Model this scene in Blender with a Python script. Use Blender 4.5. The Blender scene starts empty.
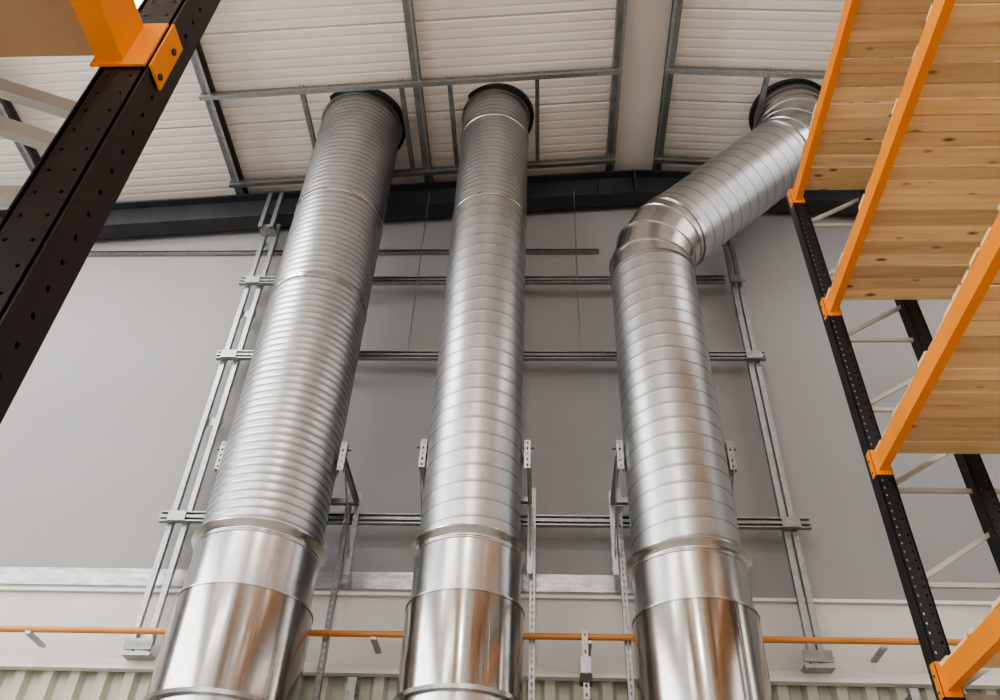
import bpy, math, random
from mathutils import Vector, Matrix
random.seed(4)
V=Vector
# ------------------------------------------------------------------ materials
def newmat(name):
    m=bpy.data.materials.new(name); m.use_nodes=True
    nt=m.node_tree; b=nt.nodes["Principled BSDF"]; return m,nt,b
def N(nt,t,**kw):
    n=nt.nodes.new(t)
    for k,v in kw.items(): setattr(n,k,v)
    return n
def ramp(nt,fac,stops):
    r=N(nt,'ShaderNodeValToRGB'); el=r.color_ramp.elements
    el[0].position,el[0].color=stops[0][0],(*stops[0][1],1)
    el[1].position,el[1].color=stops[-1][0],(*stops[-1][1],1)
    for p,c in stops[1:-1]:
        e=el.new(p); e.color=(*c,1)
    nt.links.new(fac,r.inputs[0]); return r.outputs[0]
def coords(nt,scale=(1,1,1)):
    tc=N(nt,'ShaderNodeTexCoord'); mp=N(nt,'ShaderNodeMapping')
    mp.inputs['Scale'].default_value=scale
    nt.links.new(tc.outputs['Object'],mp.inputs[0]); return mp.outputs[0]
def noise(nt,vec,scale,detail=4,rough=.55):
    n=N(nt,'ShaderNodeTexNoise'); n.inputs['Scale'].default_value=scale
    n.inputs['Detail'].default_value=detail; n.inputs['Roughness'].default_value=rough
    nt.links.new(vec,n.inputs['Vector']); return n.outputs['Fac']
def bump(nt,b,h,strength,dist=.01):
    n=N(nt,'ShaderNodeBump'); n.inputs['Strength'].default_value=strength; n.inputs['Distance'].default_value=dist
    nt.links.new(h,n.inputs['Height']); nt.links.new(n.outputs[0],b.inputs['Normal'])
def simple(name,c1,c2,rough=.5,metal=0.,scale=3,stretch=(1,1,1),bmp=0.,r2=None,bscale=40):
    m,nt,b=newmat(name); v=coords(nt,stretch); f=noise(nt,v,scale)
    nt.links.new(ramp(nt,f,[(.3,c1),(.7,c2)]),b.inputs['Base Color'])
    b.inputs['Metallic'].default_value=metal
    b.inputs['Roughness'].default_value=rough
    if bmp: bump(nt,b,noise(nt,v,bscale),bmp)
    return m
def galv(name,c1,c2,r1,r2,scale=28,bmp=0,mixf=.6,seam=False):
    m,nt,b=newmat(name); v=coords(nt)
    vo=N(nt,'ShaderNodeTexVoronoi'); vo.inputs['Scale'].default_value=scale; nt.links.new(v,vo.inputs['Vector'])
    big=noise(nt,v,1.2,3)
    mx=N(nt,'ShaderNodeMix'); mx.inputs[0].default_value=mixf
    nt.links.new(vo.outputs['Color'],mx.inputs[2]); nt.links.new(big,mx.inputs[3])
    col=ramp(nt,mx.outputs[0],[(.25,c1),(.75,c2)])
    mr=N(nt,'ShaderNodeMapRange'); mr.inputs[1].default_value=.3; mr.inputs[2].default_value=.7
    mr.inputs[3].default_value=r1; mr.inputs[4].default_value=r2
    nt.links.new(big,mr.inputs[0]); ro=mr.outputs[0]
    if seam:   # lock seam of the spiral tube: shade and grime of the fold painted in as dark colour
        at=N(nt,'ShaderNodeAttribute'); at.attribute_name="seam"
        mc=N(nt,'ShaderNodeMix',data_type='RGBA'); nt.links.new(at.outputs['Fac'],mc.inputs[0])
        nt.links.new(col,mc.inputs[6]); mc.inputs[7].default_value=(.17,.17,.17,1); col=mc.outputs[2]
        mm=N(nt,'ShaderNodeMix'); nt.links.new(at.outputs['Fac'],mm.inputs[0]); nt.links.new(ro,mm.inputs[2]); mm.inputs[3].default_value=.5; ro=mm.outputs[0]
    nt.links.new(col,b.inputs['Base Color'])
    nt.links.new(ro,b.inputs['Roughness'])
    b.inputs['Metallic'].default_value=1
    if bmp: bump(nt,b,noise(nt,coords(nt,(1,1,.35)),2.2,1),bmp,.02)
    return m
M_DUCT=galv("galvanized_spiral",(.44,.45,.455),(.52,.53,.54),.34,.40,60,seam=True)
M_SMOOTH=galv("galvanized_smooth",(.46,.46,.455),(.54,.54,.535),.22,.27,40,.05)
M_SLEEVE=galv("galvanized_sleeve",(.37,.35,.33),(.44,.42,.40),.14,.19,40,.05)
M_STRUT=galv("galvanized_strut",(.30,.31,.31),(.46,.47,.47),.4,.5,40)
M_PURL=galv("galvanized_purlin",(.20,.21,.21),(.32,.33,.33),.45,.6,20)
M_BLACK=simple("black_powder_coat",(.006,.007,.009),(.011,.012,.014),.45)
M_DARK=simple("dark_steel_paint",(.022,.024,.028),(.04,.042,.048),.5)
M_RUB=simple("rubber_collar",(.012,.012,.012),(.02,.02,.02),.7)
M_ORANGE=simple("orange_powder_coat",(.80,.24,.012),(.88,.29,.02),.42,scale=2)
M_PIPE=simple("orange_pipe_paint",(.62,.24,.06),(.72,.30,.09),.45)
M_WALL=simple("grey_panel_paint",(.285,.277,.274),(.32,.311,.308),.6,scale=.6,bmp=.08)
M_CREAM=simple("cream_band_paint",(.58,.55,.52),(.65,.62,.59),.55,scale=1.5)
M_RIB=simple("cream_cladding",(.44,.45,.36),(.53,.53,.44),.45,scale=2)
M_FOIL=simple("foil_tape",(.30,.30,.30),(.60,.60,.61),.4,.8,scale=6,stretch=(1,1,3),bmp=.5,bscale=12)
M_WHITE=simple("white_flashing",(.72,.69,.66),(.78,.75,.72),.5)
M_FLOOR=simple("concrete_floor",(.52,.49,.45),(.62,.585,.54),.45,scale=1.2,bmp=.05)
M_BRACE=simple("light_brace_steel",(.45,.45,.42),(.55,.55,.52),.45,.4)
M_CARD=simple("cardboard",(.44,.27,.15),(.50,.32,.18),.8,scale=5)
M_BLUE=simple("plastic_cap",(.05,.05,.09),(.08,.08,.13),.5)
def ceilmat():
    m,nt,b=newmat("ceiling_liner_panel"); v=coords(nt)
    f=noise(nt,v,.7)
    nt.links.new(ramp(nt,f,[(.3,(.79,.73,.68)),(.7,(.85,.79,.74))]),b.inputs['Base Color'])
    b.inputs['Roughness'].default_value=.5
    sx=N(nt,'ShaderNodeSeparateXYZ'); nt.links.new(v,sx.inputs[0])
    def tri(per,lo):
        a=N(nt,'ShaderNodeMath',operation='PINGPONG'); a.inputs[1].default_value=per/2
        nt.links.new(sx.outputs['Y'],a.inputs[0])
        c=N(nt,'ShaderNodeMapRange'); c.inputs[1].default_value=0; c.inputs[2].default_value=lo
        nt.links.new(a.outputs[0],c.inputs[0]); return c.outputs[0]
    add=N(nt,'ShaderNodeMath',operation='MULTIPLY_ADD'); add.inputs[1].default_value=.5
    nt.links.new(tri(.1,.02),add.inputs[0]); nt.links.new(tri(1.0,.02),add.inputs[2])
    bump(nt,b,add.outputs[0],.7,.012)
    return m
M_CEIL=ceilmat()
def pine():
    m,nt,b=newmat("pine_boards")
    at=N(nt,'ShaderNodeAttribute'); at.attribute_name="tone"
    v=coords(nt,(1.2,14,14))
    ad=N(nt,'ShaderNodeVectorMath',operation='ADD'); sc=N(nt,'ShaderNodeVectorMath',operation='SCALE')
    sc.inputs['Scale'].default_value=37.; nt.links.new(at.outputs['Color'],sc.inputs[0])
    nt.links.new(v,ad.inputs[0]); nt.links.new(sc.outputs[0],ad.inputs[1])
    g=noise(nt,ad.outputs[0],1.6,6,.6)
    c1=ramp(nt,g,[(.25,(.66,.40,.19)),(.5,(.83,.58,.32)),(.8,(.90,.69,.43))])
    hs=N(nt,'ShaderNodeHueSaturation'); nt.links.new(c1,hs.inputs['Color'])
    mr=N(nt,'ShaderNodeMapRange'); mr.inputs[3].default_value=.70; mr.inputs[4].default_value=1.14
    nt.links.new(at.outputs['Fac'],mr.inputs[0]); nt.links.new(mr.outputs[0],hs.inputs['Value'])
    v2=coords(nt,(3.6,9,9)); vo=N(nt,'ShaderNodeTexVoronoi'); vo.inputs['Scale'].default_value=1.
    ad2=N(nt,'ShaderNodeVectorMath',operation='ADD'); nt.links.new(v2,ad2.inputs[0]); nt.links.new(sc.outputs[0],ad2.inputs[1])
    nt.links.new(ad2.outputs[0],vo.inputs['Vector'])
    k=ramp(nt,vo.outputs['Distance'],[(.07,(1,1,1)),(.17,(0,0,0))])
    mx=N(nt,'ShaderNodeMix',data_type='RGBA'); nt.links.new(k,mx.inputs[0])
    nt.links.new(hs.outputs[0],mx.inputs[6]); mx.inputs[7].default_value=(.26,.11,.04,1)
    nt.links.new(mx.outputs[2],b.inputs['Base Color']); b.inputs['Roughness'].default_value=.65
    bump(nt,b,g,.15,.005)
    return m
M_PINE=pine()
def emis(name,c,s):
    m,nt,b=newmat(name)
    v=coords(nt); f=noise(nt,v,.5); 
    nt.links.new(ramp(nt,f,[(.3,tuple(.94*x for x in c)),(.7,c)]),b.inputs['Emission Color'])
    b.inputs['Base Color'].default_value=(.8,.8,.8,1)
    b.inputs['Emission Strength'].default_value=s
    return m
M_SKY=emis("skylight_polycarbonate",(1,.99,.97),12.0)
M_SKY2=emis("added_skylight_dim",(1,.97,.93),4.0)  # weaker glow for the added right-hand skylights, keeps that side darker
M_WIN=emis("added_window_glow",(.95,.98,1),8.0)  # glow of the unseen side window added to light the hall
M_WIN2=emis("added_window_glow_dim",(1,.98,.95),2.5)  # weaker copy for the added right window, so light comes mainly from the left

# ------------------------------------------------------------------ mesh builder
class B:
    def __init__(s): s.v=[];s.f=[];s.m=[];s.sm=[];s.t=[];s.mats=[];s.a=[]
    def mi(s,mat):
        if mat not in s.mats: s.mats.append(mat)
        return s.mats.index(mat)
    def add(s,vs,fs,mat,smooth=False,tone=.5,attr=None):
        o=len(s.v); s.v+= [tuple(v) for v in vs]; i=s.mi(mat)
        s.a+= attr if attr else [0.0]*len(vs)
        for f in fs: s.f.append([o+k for k in f]); s.m.append(i); s.sm.append(smooth); s.t.append(tone)
    def box(s,a,b,mat,tone=.5):
        x0,y0,z0=a;x1,y1,z1=b
        vs=[(x0,y0,z0),(x1,y0,z0),(x1,y1,z0),(x0,y1,z0),(x0,y0,z1),(x1,y0,z1),(x1,y1,z1),(x0,y1,z1)]
        s.add(vs,[(0,3,2,1),(4,5,6,7),(0,1,5,4),(1,2,6,5),(2,3,7,6),(3,0,4,7)],mat,tone=tone)
    def extr(s,p0,p1,prof,mat,up=(0,0,1),smooth=False):
        p0,p1=V(p0),V(p1); d=(p1-p0).normalized(); u=V(up)
        if abs(d.dot(u))>.98: u=V((0,1,0))
        a=d.cross(u).normalized(); c=a.cross(d).normalized()
        n=len(prof); vs=[p0+a*x+c*y for x,y in prof]+[p1+a*x+c*y for x,y in prof]
        fs=[(i,(i+1)%n,n+(i+1)%n,n+i) for i in range(n)]
        s.add(vs,fs,mat,smooth); s.add(vs,[tuple(range(n))[::-1],tuple(range(n,2*n))],mat)
    def bar(s,p0,p1,w,h,mat,up=(0,0,1)):
        s.extr(p0,p1,[(-w/2,-h/2),(w/2,-h/2),(w/2,h/2),(-w/2,h/2)],mat,up)
    def rod(s,p0,p1,r,mat,n=10):
        s.extr(p0,p1,[(r*math.cos(2*math.pi*i/n),r*math.sin(2*math.pi*i/n)) for i in range(n)],mat,smooth=True)
    def chan(s,p0,p1,w,h,t,mat,up=(0,0,1),lip=0):
        if lip: pr=[(-w/2,-h/2),(w/2,-h/2),(w/2,h/2),(w/2-lip,h/2),(w/2-lip,h/2-t),(w/2-t,h/2-t),(w/2-t,-h/2+t),(-w/2+t,-h/2+t),(-w/2+t,h/2-t),(-w/2+lip,h/2-t),(-w/2+lip,h/2),(-w/2,h/2)]
        else: pr=[(-w/2,-h/2),(w/2,-h/2),(w/2,h/2),(w/2-t,h/2),(w/2-t,-h/2+t),(-w/2+t,-h/2+t),(-w/2+t,h/2),(-w/2,h/2)]
        s.extr(p0,p1,pr,mat,up)
    def perf(s,o,ux,uy,w,L,pitch,hw,hh,mat,cols=1,t=.003):
        """perforated plate: origin o, width along ux, length along uy, slots hw x hh"""
        o,ux,uy=V(o),V(ux),V(uy); nz=ux.cross(uy); n=max(1,int(round(L/pitch))); pl=L/n; cw=w/cols
        for side in (0,1):
            vs=[];fs=[]
            for i in range(n):
                for c in range(cols):
                    cx=(c+.5)*cw; cy=(i+.5)*pl; k=len(vs)
                    out=[(-.5,-.5),(0,-.5),(.5,-.5),(.5,0),(.5,.5),(0,.5),(-.5,.5),(-.5,0)]
                    inn=[(-.7,-.7),(0,-1),(.7,-.7),(1,0),(.7,.7),(0,1),(-.7,.7),(-1,0)]
                    for a,b in out: vs.append(o+ux*(cx+a*cw)+uy*(cy+b*pl)+nz*(t*side))
                    for a,b in inn: vs.append(o+ux*(cx+a*hw/2)+uy*(cy+b*hh/2)+nz*(t*side))
                    for j in range(8):
                        q=(k+j,k+(j+1)%8,k+8+(j+1)%8,k+8+j); fs.append(q if side else q[::-1])
            s.add(vs,fs,mat)
    def tube(s,rings,mat,n=72,smooth=True,arc=None):
        """rings: (center,u,v,radius or f(theta)->(radius,seam))"""
        vs=[];fs=[];at=[]
        for c,u,v,rf in rings:
            for i in range(n):
                th=2*math.pi*i/n
                r,a=rf(th) if callable(rf) else (rf,0.0)
                vs.append(c+u*(r*math.cos(th))+v*(r*math.sin(th))); at.append(a)
        m=len(rings)
        for j in range(m-1):
            for i in range(n):
                if arc and not(arc[0]<=i/n<arc[1]): continue
                i2=(i+1)%n; fs.append((j*n+i,j*n+i2,(j+1)*n+i2,(j+1)*n+i))
        s.add(vs,fs,mat,smooth,attr=at)
    def obj(s,name,origin=None):
        me=bpy.data.meshes.new(name)
        org=V(origin) if origin else V((0,0,0))
        me.from_pydata([tuple(V(v)-org) for v in s.v],[],s.f)
        for m in s.mats: me.materials.append(m)
        me.polygons.foreach_set("material_index",s.m); me.polygons.foreach_set("use_smooth",s.sm)
        ca=me.color_attributes.new("tone",'FLOAT_COLOR','CORNER')
        d=[]
        for p,t in zip(me.polygons,s.t): d+= [t,t,t,1]*p.loop_total
        ca.data.foreach_set("color",d)
        if any(s.a):
            sa=me.attributes.new("seam",'FLOAT','POINT'); sa.data.foreach_set("value",s.a)
        me.validate(); me.update()
        o=bpy.data.objects.new(name,me); bpy.context.scene.collection.objects.link(o); o.location=org
        return o

RX=1.02
def zp(x): return 9.5-.09*abs(x-RX)
XL,XR,YB,YW=-9.0,9.5,-16.0,6.0
# ------------------------------------------------------------------ shell
b=B(); b.box((XL,YB,-.15),(XR,YW+.2,0),M_FLOOR); b.obj("floor")
b=B()
for xa,xb in((XL,RX),(RX,XR)):
    za,zb=zp(xa),zp(xb)
    vs=[(xa,YB,za),(xb,YB,zb),(xb,YW+.2,zb),(xa,YW+.2,za)]
    vs+=[(x,y,z+.12) for x,y,z in vs]
    b.add(vs,[(0,3,2,1),(4,5,6,7),(0,1,5,4),(1,2,6,5),(2,3,7,6),(3,0,4,7)],M_CEIL)
b.obj("ceiling")
b=B()
def wallpoly(z0,y,mat):
    vs=[(XL,y,z0),(XR,y,z0),(XR,y,zp(XR)),(RX,y,zp(RX)),(XL,y,zp(XL))]
    n=len(vs); bk=[(x,YW+.2,z) for x,_,z in vs]
    b.add(vs+bk,[tuple(range(n)),tuple(range(n,2*n))[::-1]]+[(i,n+i,n+(i+1)%n,(i+1)%n) for i in range(n)],mat)
wallpoly(4.42,YW,M_WALL)
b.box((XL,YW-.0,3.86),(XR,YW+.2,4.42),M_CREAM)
b.box((XL,YW+.05,0),(XR,YW+.2,3.86),M_RIB)
x=XL
while x<XR-.2:
    vs=[(x,YW+.05,0),(x+.03,YW-.0,0),(x+.10,YW-.0,0),(x+.13,YW+.05,0)]
    vs+=[(a,c,3.82) for a,c,_ in vs]
    b.add(vs,[(0,1,5,4),(1,2,6,5),(2,3,7,6),(4,5,6,7)],M_RIB); x+=.2
b.obj("wall_back")
b=B(); b.box((XL,YW-.07,3.80),(XR,YW-.001,3.87),M_WHITE); b.box((XL,YW-.03,4.40),(XR,YW-.001,4.425),M_WHITE); b.obj("trim_1")
b=B()
b.box((XL-.2,YB,0),(XL,YW+.2,5.2),M_WALL); b.box((XL-.2,YB,7.6),(XL,YW+.2,zp(XL)),M_WALL); b.box((XL-.2,4,5.2),(XL,YW+.2,7.6),M_WALL)
b.obj("wall_left")
b=B(); b.box((XL-.12,YB,5.2),(XL-.08,4,7.6),M_WIN)  # unseen glowing window, added as light from the left
for i in range(11): b.box((XL-.15,YB+i*2-.04,5.2),(XL-.02,YB+i*2+.04,7.6),M_DARK)
b.obj("window_1")
b=B()
b.box((XR,YB,0),(XR+.2,YW+.2,5.2),M_WALL); b.box((XR,YB,7.6),(XR+.2,YW+.2,zp(XR)),M_WALL); b.box((XR,4,5.2),(XR+.2,YW+.2,7.6),M_WALL)
b.obj("wall_right")
b=B(); b.box((XR+.08,YB,5.2),(XR+.12,4,7.6),M_WIN2)  # unseen glowing window, added as weaker light from the right
for i in range(11): b.box((XR+.02,YB+i*2-.04,5.2),(XR+.15,YB+i*2+.04,7.6),M_DARK)
b.obj("window_2")
k=0
for xa,xb,mt in((-7.1,-3.38,M_SKY),(3.4,7.6,M_SKY2)):  # front left strip is real; the others are unseen, added for duct reflections
    for ya,yb in((2.3,3.92),(-3.2,-1.8),(-9,-7.6)):
        k+=1; b=B()
        d=.012
        vs=[(xa,ya,zp(xa)-d),(xb,ya,zp(xb)-d),(xb,yb,zp(xb)-d),(xa,yb,zp(xa)-d)]
        vs+=[(x,y,z+.008) for x,y,z in vs]
        b.add(vs,[(0,3,2,1),(4,5,6,7),(0,1,5,4),(1,2,6,5),(2,3,7,6),(3,0,4,7)],mt)
        b.obj("window_%d"%(k+2))
# ------------------------------------------------------------------ roof structure
PD=.17
for X in(-7.36,-5.33,-3.30,-1.24,.75,1.28,3.3,5.3,7.3):
    b=B(); z=zp(X)-PD/2-.015
    side=1 if X<RX else -1
    pr=[(-.035,-PD/2),(.035,-PD/2),(.035,-PD/2+.02),(.031,-PD/2+.02),(.031,-PD/2+.004),(-.031,-PD/2+.004),(-.031,PD/2-.004),(.035,PD/2-.004),(.035,PD/2),(-.035,PD/2)]
    pr=[(x*side,y) for x,y in pr]
    b.extr((X,YB,z),(X,YW-.02,z),pr,M_PURL)
    b.bar((X+.036*side,YB,z-PD/2-.004),(X+.036*side,YW-.02,z-PD/2-.004),.03,.006,M_STRUT)
    b.obj("roof_purlin")
b=B(); b.box((.80,YB,zp(RX)-.06),(1.24,YW-.01,zp(RX)-.045),M_WHITE); b.obj("trim_2")
b=B()
for xa,xb in((XL+.01,RX),(XR-.01,RX)):
    dz=.205+.19
    h=.19; pr=[(-.09,-h),(.09,-h),(.09,-h+.02),(.008,-h+.02),(.008,h-.02),(.09,h-.02),(.09,h),(-.09,h),(-.09,h-.02),(-.008,h-.02),(-.008,-h+.02),(-.09,-h+.02)]
    b.extr((xa,5.83,zp(xa)-dz),(xb,5.83,zp(xb)-dz),pr,M_DARK)
b.box((RX-.012,5.74,zp(RX)-.60),(RX+.012,5.92,zp(RX)-.2),M_DARK)
b.box((.62,5.735,8.86),(.76,5.75,9.1),M_DARK)
b.obj("rafter_beam")
DUCTS=[(-1.88,.42),(-.475,.365),(2.65,.36)]
b=B()
def zs(x): return zp(x)-PD-.045
for y in(4.53,5.60):
    for xa,xb in((-3.36,.80),(1.22,3.4)):
        b.chan((xa,y,zs(xa)),(xb,y,zs(xb)),.042,.042,.004,M_STRUT,lip=.01)
        b.chan((xa,y,zs(xa)+.043),(xb,y,zs(xb)+.043),.042,.03,.004,M_PURL)
for X,r in DUCTS:
    for sx in(-1,1):
        xx=X+sx*(r+.07)
        b.chan((xx,4.5,zs(xx)+.05),(xx,5.65,zs(xx)+.05),.042,.06,.004,M_PURL)
b.obj("ceiling_strut_framing")
# ------------------------------------------------------------------ ducts
YD=5.10
def ringz(x,z,r): return (V((x,YD,z)),V((1,0,0)),V((0,1,0)),r)
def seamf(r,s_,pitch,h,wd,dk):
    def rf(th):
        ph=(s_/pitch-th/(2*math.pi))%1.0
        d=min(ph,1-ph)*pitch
        d2=(ph if ph<.5 else ph-1)*pitch+wd*.75      # painted shade and grime sit just under the fold
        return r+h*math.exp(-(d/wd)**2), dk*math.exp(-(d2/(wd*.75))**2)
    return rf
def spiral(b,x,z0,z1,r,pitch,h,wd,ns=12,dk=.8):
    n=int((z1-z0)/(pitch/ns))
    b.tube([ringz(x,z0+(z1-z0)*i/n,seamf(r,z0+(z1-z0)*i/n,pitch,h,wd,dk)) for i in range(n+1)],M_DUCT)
def prof(b,x,pts,mat):
    b.tube([ringz(x,z,r) for z,r in pts],mat,smooth=True)
def sharp(b,x,pts,mat):
    for a,c in zip(pts[:-1],pts[1:]): b.tube([ringz(x,*a),ringz(x,*c)],mat)
def band(b,x,z,r,h=.03,e=.014):
    sharp(b,x,[(z-h/2,r),(z-h/2,r+e*.7),(z-h/2+.004,r+e),(z+h/2-.004,r+e),(z+h/2,r+e*.7),(z+h/2,r)],M_SMOOTH)
def lower(b,x,zt,zm,zb,rc,rw,rn):
    """smooth base: wide sleeve zb..zm radius rw, collar zm..zt radius rc, rolled flange at zt"""
    sharp(b,x,[(.012,rn),(zb-.03,rn),(zb-.03,rw+.014),(zb-.006,rw+.018),(zb,rw)],M_SMOOTH)
    sharp(b,x,[(zb,rw),(zm-.014,rw)],M_SLEEVE)
    sharp(b,x,[(zm-.014,rw),(zm-.014,rw+.005),(zm-.002,rw+.005),(zm,rc),(zt-.06,rc)],M_SMOOTH)
    prof(b,x,[(zt-.06,rc),(zt-.055,rc+.006),(zt-.045,rc+.006),(zt-.04,rc),(zt-.03,rc),(zt-.012,rc+.012),(zt,rc+.032),(zt+.008,rc+.038)],M_SMOOTH)
    sharp(b,x,[(zt+.008,rc+.038),(zt+.018,rc+.036),(zt+.018,rc-.05)],M_SMOOTH)
    a=math.radians(-60)
    px,py=x+math.cos(a)*(rw+.002),YD+math.sin(a)*(rw+.002)
    b.bar((px,py,zb),(px,py,zm-.015),.016,.003,M_SLEEVE,up=(math.cos(a),math.sin(a),0))
    sharp(b,x,[(.012,rn),(.012,rn+.08),(0,rn+.08),(0,rn)],M_STRUT)
def hole_collar(b,x,r):
    z=zp(x)-.005
    sharp(b,x,[(z-.02,r+.004),(z-.02,r+.05),(z+.03,r+.055)],M_RUB)
    sharp(b,x,[(z-.05,r-.002),(z-.05,r+.012),(z-.02,r+.012)],M_STRUT)
# duct 1
b=B(); x=-1.88
lower(b,x,4.28,3.87,3.24,.405,.430,.415)
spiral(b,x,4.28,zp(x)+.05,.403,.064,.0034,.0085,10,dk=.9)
for z in(6.55,7.66): band(b,x,z,.404,.045,.009)
hole_collar(b,x,.41); b.obj("ventilation_duct",(x,YD,0))
# duct 2
b=B(); x=-.475
lower(b,x,4.28,3.88,3.31,.350,.372,.357)
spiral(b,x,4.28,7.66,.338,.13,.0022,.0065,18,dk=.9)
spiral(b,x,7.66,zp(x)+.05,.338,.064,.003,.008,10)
for z in(7.66,8.9): band(b,x,z,.338,.035,.010)
hole_collar(b,x,.345); b.obj("ventilation_duct",(x,YD,0))
# duct 3 with two 45 degree segmented elbows
X3=.955
b=B(); x=X3
lower(b,x,4.20,3.84,3.23,.365,.385,.372)
R3=.353
A=V((x,YD,6.91)); 
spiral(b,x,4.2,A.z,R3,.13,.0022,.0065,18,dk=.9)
def frame(ang,c,r):
    u=V((math.cos(ang),0,-math.sin(ang))); return (V(c),u,V((0,1,0)),r)
def bandat(c,ang,r,h=.03,e=.014):
    d=V((math.sin(ang),0,math.cos(ang)))
    q=[(-h/2,r-.01),(-h/2,r+e),(h/2,r+e),(h/2,r-.01)]
    for a,cc in zip(q[:-1],q[1:]): b.tube([frame(ang,V(c)+d*a[0],a[1]),frame(ang,V(c)+d*cc[0],cc[1])],M_SMOOTH)
def elbow(c0,a0,a1,n,seg):
    """gored elbow: n mitred joints; returns end point"""
    c=V(c0); da=(a1-a0)/n; ang=a0
    bandat(c,a0,R3,.04,.012)
    d=V((math.sin(a0),0,math.cos(a0))); c2=c+d*seg*.5
    cuts=[(c.copy(),a0)]
    cur=c2
    for i in range(n):
        mid=a0+da*(i+.5); cuts.append((cur.copy(),mid))
        ang=a0+da*(i+1); d=V((math.sin(ang),0,math.cos(ang)))
        cur=cur+d*(seg if i<n-1 else seg*.5)
    cuts.append((cur.copy(),a1))
    k=1/math.cos(da/2)
    for i in range(len(cuts)-1):
        (p,a),(q,c_)=cuts[i],cuts[i+1]
        def fr(p,a,ex):
            kk=k if a not in(a0,a1) else 1
            u=V((math.cos(a),0,-math.sin(a)))*kk
            return (p,u,V((0,1,0)),R3+ex)
        b.tube([fr(p,a,0),fr(q,c_,0)],M_SMOOTH)
        if 0<i:
            dd=V((math.sin(a),0,math.cos(a)))*.012
            for s0,e0,s1,e1 in((-1,0,-.5,.01),(-.5,.01,.5,.01),(.5,.01,1,0)):
                b.tube([fr(p+dd*s0,a,e0),fr(p+dd*s1,a,e1)],M_SMOOTH)
    bandat(cur,a1,R3,.04,.012)
    return cur
a45=math.radians(45)
e1=elbow(A,0,a45,3,.22)
L=(2.65-e1.x)/math.sin(a45)-.42; d=V((math.sin(a45),0,math.cos(a45)))
n=int(L/.13*16)
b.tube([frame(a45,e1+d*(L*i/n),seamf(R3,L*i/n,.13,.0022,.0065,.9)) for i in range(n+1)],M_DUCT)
e2=elbow(e1+d*L,a45,0,3,.2)
b.tube([frame(0,e2,R3),frame(0,(e2.x,YD,zp(e2.x)+.05),R3)],M_SMOOTH)
hole_collar(b,e2.x,.355)
b.obj("ventilation_duct",(X3,YD,0))
# ------------------------------------------------------------------ wall strut frame
b=B(); YF=5.86
for X,zt,sp in((-2.86,8.53,.06),(1.90,8.62,.032)):
    for dx in(-sp,sp):
        b.chan((X+dx,YF,3.88),(X+dx,YF,zt),.042,.042,.004,M_STRUT,lip=.01)
        # offset head piece fixed over the face of the rafter
        b.chan((X+dx,5.705,zt-.22),(X+dx,5.705,zt+.34),.042,.042,.004,M_STRUT,lip=.01)
    b.box((X-sp-.02,5.725,zt-.2),(X+sp+.02,YF-.02,zt-.14),M_STRUT)
    for z in(3.95,5.9,7.2,8.2): b.box((X-sp-.03,YF+.022,z),(X+sp+.03,YF+.03,z+.08),M_STRUT)
    b.box((X-.10,YF-.03,3.86),(X+.10,YW-.001,3.885),M_STRUT)
    b.box((X-.10,YF-.035,3.90),(X+.10,YF-.022,3.98),M_STRUT)
YR=5.81
for z,xa,xb in((7.60,-3.0,1.78),(6.62,-2.98,2.0),(4.93,-3.0,2.05)):
    for dz in(0,.045): b.chan((xa,YR,z+dz),(xb,YR,z+dz),.042,.042,.004,M_STRUT,up=(0,-1,0),lip=.01)
    for X in(-2.86,1.9): b.box((X-.07,YR-.03,z-.02),(X+.07,YR-.022,z+.065),M_STRUT)
b.chan((-4.9,YW-.03,8.22),(.6,YW-.03,8.22),.035,.042,.004,M_STRUT,up=(0,-1,0))
for X,lo,zt in((-1.50,3.3,5.2),(-.06,3.3,5.2),(.60,3.3,5.2),(-.90,4.6,5.2),(1.46,4.7,5.2)):
    b.perf((X-.02,YR-.07,lo),(1,0,0),(0,0,1),.041,zt-lo,.05,.014,.03,M_STRUT)
    for dx in(-.02,.019): b.box((X+dx,YR-.07,lo),(X+dx+.002,YR-.03,zt),M_STRUT)
for xa in(-1.2,-.35,.35):
    b.rod((xa,5.72,8.9),(xa,5.72,6.64),.005,M_STRUT)
b.obj("galvanized_strut_frame")
def bracket(X,r,z):
    b=B()
    for sx in(-1,1):
        xx=X+sx*(r+.035)
        b.perf((xx,YD-.02,z-.02),(0,1,0),(0,0,1),YR-YD-.10,.041,.041,.02,.014,M_STRUT,cols=14)
        b.box((xx-.002,YD-.02,z-.02),(xx+.03*sx,YR-.12,z-.016),M_STRUT)
        b.box((xx-.002,YD-.02,z+.018),(xx+.03*sx,YR-.12,z+.022),M_STRUT)
        b.perf((xx-.02,YD-.03,z-.10),(1,0,0),(0,0,1),.045,.24,.048,.014,.028,M_STRUT)
        b.box((xx-.02,YD-.025,z-.1),(xx-.017,YD+.015,z+.14),M_STRUT)
        b.box((xx+.022,YD-.025,z-.1),(xx+.025,YD+.015,z+.14),M_STRUT)
        b.bar((xx+.02*sx,YD+.02,z-.02),(xx+.02*sx,YR-.12,z-.45),.035,.006,M_STRUT,up=(1,0,0))
        b.bar((xx+.02*sx,YR-.12,z-.6),(xx+.02*sx,YR-.12,z+.1),.04,.006,M_STRUT,up=(0,1,0))
        b.rod((xx-.03*sx,YD,z+.09),(xx+.05*sx,YD,z+.09),.008,M_BLUE)
    b.bar((X-r-.05,YR-.14,z),(X+r+.05,YR-.14,z),.041,.041,M_STRUT)
    q=[(-.02,r),(-.02,r+.010),(.02,r+.010),(.02,r)]   # saddle strap round the rear half of the duct
    for a,c in zip(q[:-1],q[1:]): b.tube([ringz(X,z+a[0],a[1]),ringz(X,z+c[0],c[1])],M_DUCT,arc=(0,.5))
    b.obj("duct_support_bracket",(X,YD,z))
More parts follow.
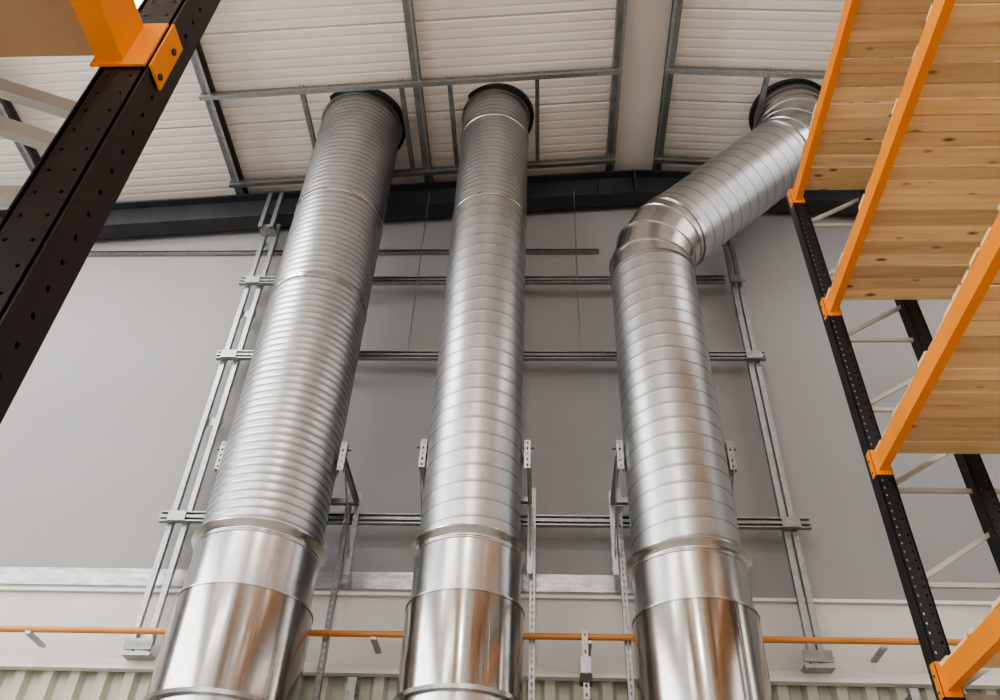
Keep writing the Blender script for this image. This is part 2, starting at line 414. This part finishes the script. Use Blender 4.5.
bracket(-1.88,.41,5.02); bracket(-.475,.342,5.05); bracket(X3,.357,5.05)
b=B(); b.box((XL+.3,YW-.006,4.46),(.72,YW-.001,4.60),M_FOIL); b.obj("foil_tape_strip")
b=B(); b.rod((-8.9,5.70,3.96),(2.95,5.70,4.0),.022,M_PIPE,16)
for X in(-3.6,-1.15,.33,2.3):
    b.box((X-.02,5.67,3.935),(X+.02,YW-.08,3.955),M_STRUT)
b.perf((.30-.02,5.64,3.55),(1,0,0),(0,0,1),.04,.46,.06,.016,.03,M_WHITE)
b.box((.265,5.63,3.72),(.335,5.71,3.83),M_STRUT); b.box((.26,5.62,3.66),(.34,5.715,3.71),M_DARK)
b.obj("gas_pipe")
b=B()
for X in(-2.6,-1.3,2.5):
    b.box((X-.03,YW-.12,3.66),(X+.03,YW-.001,3.72),M_STRUT)
    b.box((X-.03,YW-.125,3.5),(X+.03,YW-.118,3.75),M_STRUT)
b.obj("wall_cleat_brackets")
# ------------------------------------------------------------------ pallet racks
def post(b,x,y,zt,w=.09,dpt=.09,hole=.016,blind=0,fh=None):
    x0,x1,y0,y1=x-w/2,x+w/2,y-dpt/2,y+dpt/2
    L=zt; fh=fh or hole
    b.perf((x0,y0,0),(1,0,0),(0,0,1),w,L,.05,fh,fh*1.3,M_BLACK,cols=2,t=.003)
    b.perf((x1,y0,0),(0,1,0),(0,0,1),dpt,L,.05,hole*.8,hole,M_BLACK,cols=1)
    if blind: b.box((x0,y0,0),(x0+.003,y1,zt),M_BLACK)
    else: b.perf((x0,y1,0),(0,-1,0),(0,0,1),dpt,L,.05,hole*.8,hole,M_BLACK,cols=1)
    if blind: b.box((x0,y1-.003,0),(x1,y1,zt),M_BLACK)
    b.box((x0,y1-.003,0),(x0+.022,y1,zt),M_BLACK); b.box((x1-.022,y1-.003,0),(x1,y1,zt),M_BLACK)
    b.box((x0-.004,y0-.003,0),(x0+.006,y0+.006,zt),M_BLACK); b.box((x1-.006,y0-.003,0),(x1+.004,y0+.006,zt),M_BLACK)
    b.box((x-.07,y-.07,0),(x+.07,y+.07,.008),M_BLACK)
def rbeam(b,x,ya,yb,z,h=.11,w=.05,face=-1,pl=.03,hk=.05,off=0):
    b.box((x-w/2,ya,z),(x+w/2,yb,z+h*.72),M_ORANGE)
    b.box((x-w/2 if face<0 else x-w/2+.012,ya,z+h*.72),(x+w/2 if face>0 else x+w/2-.012,yb,z+h),M_ORANGE)
    for y,s in((ya,1),(yb,-1)):
        b.box((x-.03 if off>0 else x-.045,min(y,y+s*.004),z-pl),(x+.045+max(off,0),max(y,y+s*.004),z+h+pl),M_ORANGE)
        xs=x+face*.051+off
        b.box((min(xs,xs+.004),y-hk if s>0 else y-.002,z-pl),(max(xs,xs+.004),y+.002 if s>0 else y+hk,z+h+pl),M_ORANGE)
        for dz in(0,.08):
            b.rod((xs-.004,y-s*hk*.6,z+dz),(xs+.008,y-s*hk*.6,z+dz),.006,M_DARK,8)
def planks(b,xa,xb,ya,yb,z,w=.097,gap=.010,t=.022):
    y=yb
    while y>ya+.02:
        ww=w*random.uniform(.85,1.15); jx=random.uniform(-.01,.01)
        b.box((xa+jx,max(y-ww,ya),z+random.uniform(0,.002)),(xb+jx,y,z+t),M_PINE,tone=random.random()); y-=ww+gap*random.uniform(.5,2)
b=B(); XP=1.97; LV=[1.88,3.13,4.38,5.64,6.83]
for yf in(4.25,1.45,-1.35,-4.15):
    for xx in((XP,2.50,2.95) if yf>4 else (XP,2.95)): post(b,xx,yf,6.98,hole=.012)
    z=.25;s=0
    while z<6.7:
        xa,xb=(XP+.04,2.91) if s%2==0 else (2.91,XP+.04)
        b.chan((xa,yf+.01,z),(xb,yf+.01,z+.0 if s%2 else z+.55),.026,.02,.003,M_BRACE,up=(0,1,0))
        z+=.55 if s%2==0 else .03
        s+=1
for ya,yb in((1.495,4.205),(-1.305,1.405),(-4.105,-1.395)):
    for z in LV:
        rbeam(b,XP,ya,yb,z,face=-1); rbeam(b,2.95,ya,yb,z,face=1)
        planks(b,XP-.02,2.965,ya+.01,yb-.01,z+.11)
b.obj("pallet_rack",(2.46,1,0))
b=B(); XQ=-.685
LV2=[2.86,4.35,5.85]; Y0=.76
for yf in(Y0,Y0-2.8,Y0-5.6):
    for xx in(XQ,-1.66): post(b,xx,yf,6.9,w=.076,dpt=.076,hole=.011,blind=1,fh=.006)
    for z0 in(.3,1.1,1.9,2.68,3.5,4.3,5.1,5.9):
        for dz in(0,.09) if z0==2.68 else (0,):
            b.chan((XQ-.04,yf,z0+dz),(-1.62,yf,z0+dz+.42),.026,.02,.003,M_BRACE,up=(0,1,0))
        b.chan((-1.62,yf+.01,z0-.1),(XQ-.04,yf+.01,z0-.1),.026,.02,.003,M_BRACE,up=(0,1,0))
for ya,yb in((Y0-2.755,Y0-.044),(Y0-5.555,Y0-2.845)):
    for z in LV2:
        rbeam(b,XQ-.025,ya,yb,z,face=1,h=.11,w=.045,pl=.012,hk=.045,off=.018); rbeam(b,-1.66,ya,yb,z,face=-1,h=.11)
        planks(b,-1.68,XQ-.01,ya+.01,yb-.0,z+.11)
# plain board packing carried on the lowest beam pair next to the aisle upright
b.box((-1.62,Y0-1.2,2.945),(XQ-.065,Y0-.01,2.968),M_CARD)
b.obj("pallet_rack",(-1.2,-.6,0))
# ------------------------------------------------------------------ world / lights
w=bpy.data.worlds.new("World"); bpy.context.scene.world=w; w.use_nodes=True
bg=w.node_tree.nodes["Background"]; bg.inputs[0].default_value=(1,.995,.985,1); bg.inputs[1].default_value=2.3
def added_highbay(x,y):  # unseen lamp with housing, added to brighten the hall
    z=zp(x)-1.0
    b=B()
    b.tube([(V((x,y,z+.0)),V((1,0,0)),V((0,1,0)),.22),(V((x,y,z+.10)),V((1,0,0)),V((0,1,0)),.12),(V((x,y,z+.2)),V((1,0,0)),V((0,1,0)),.08)],M_DARK,n=24)
    b.rod((x,y,z+.2),(x,y,zp(x)-.01),.01,M_DARK)
    o=b.obj("added_highbay_lamp",(x,y,z))
    l=bpy.data.lights.new("added_lamp_light",'AREA'); l.shape='DISK'; l.size=.4; l.energy=150; l.color=(1,.95,.88)
    lo=bpy.data.objects.new("added_lamp_light",l); bpy.context.scene.collection.objects.link(lo); lo.parent=o; lo.location=(0,0,-.01)
for x,y in((-.3,-1.5),(-.3,-7)): added_highbay(x,y)
# ------------------------------------------------------------------ camera
f=850
up=V((42,967,-850)).normalized(); yy=V((40,-750,-850)); yy=(yy-up*yy.dot(up)).normalized(); xx=yy.cross(up).normalized()
cam=bpy.data.cameras.new("camera"); co=bpy.data.objects.new("camera",cam); bpy.context.scene.collection.objects.link(co)
co.matrix_world=Matrix.Translation((0,0,1.6))@Matrix((xx,yy,up)).to_4x4()
cam.lens=36*f/1000; cam.sensor_width=36; cam.clip_start=.05
sc=bpy.context.scene; sc.camera=co
sc.view_settings.view_transform='AgX'; sc.view_settings.look='AgX - Medium High Contrast'; sc.view_settings.exposure=0.0
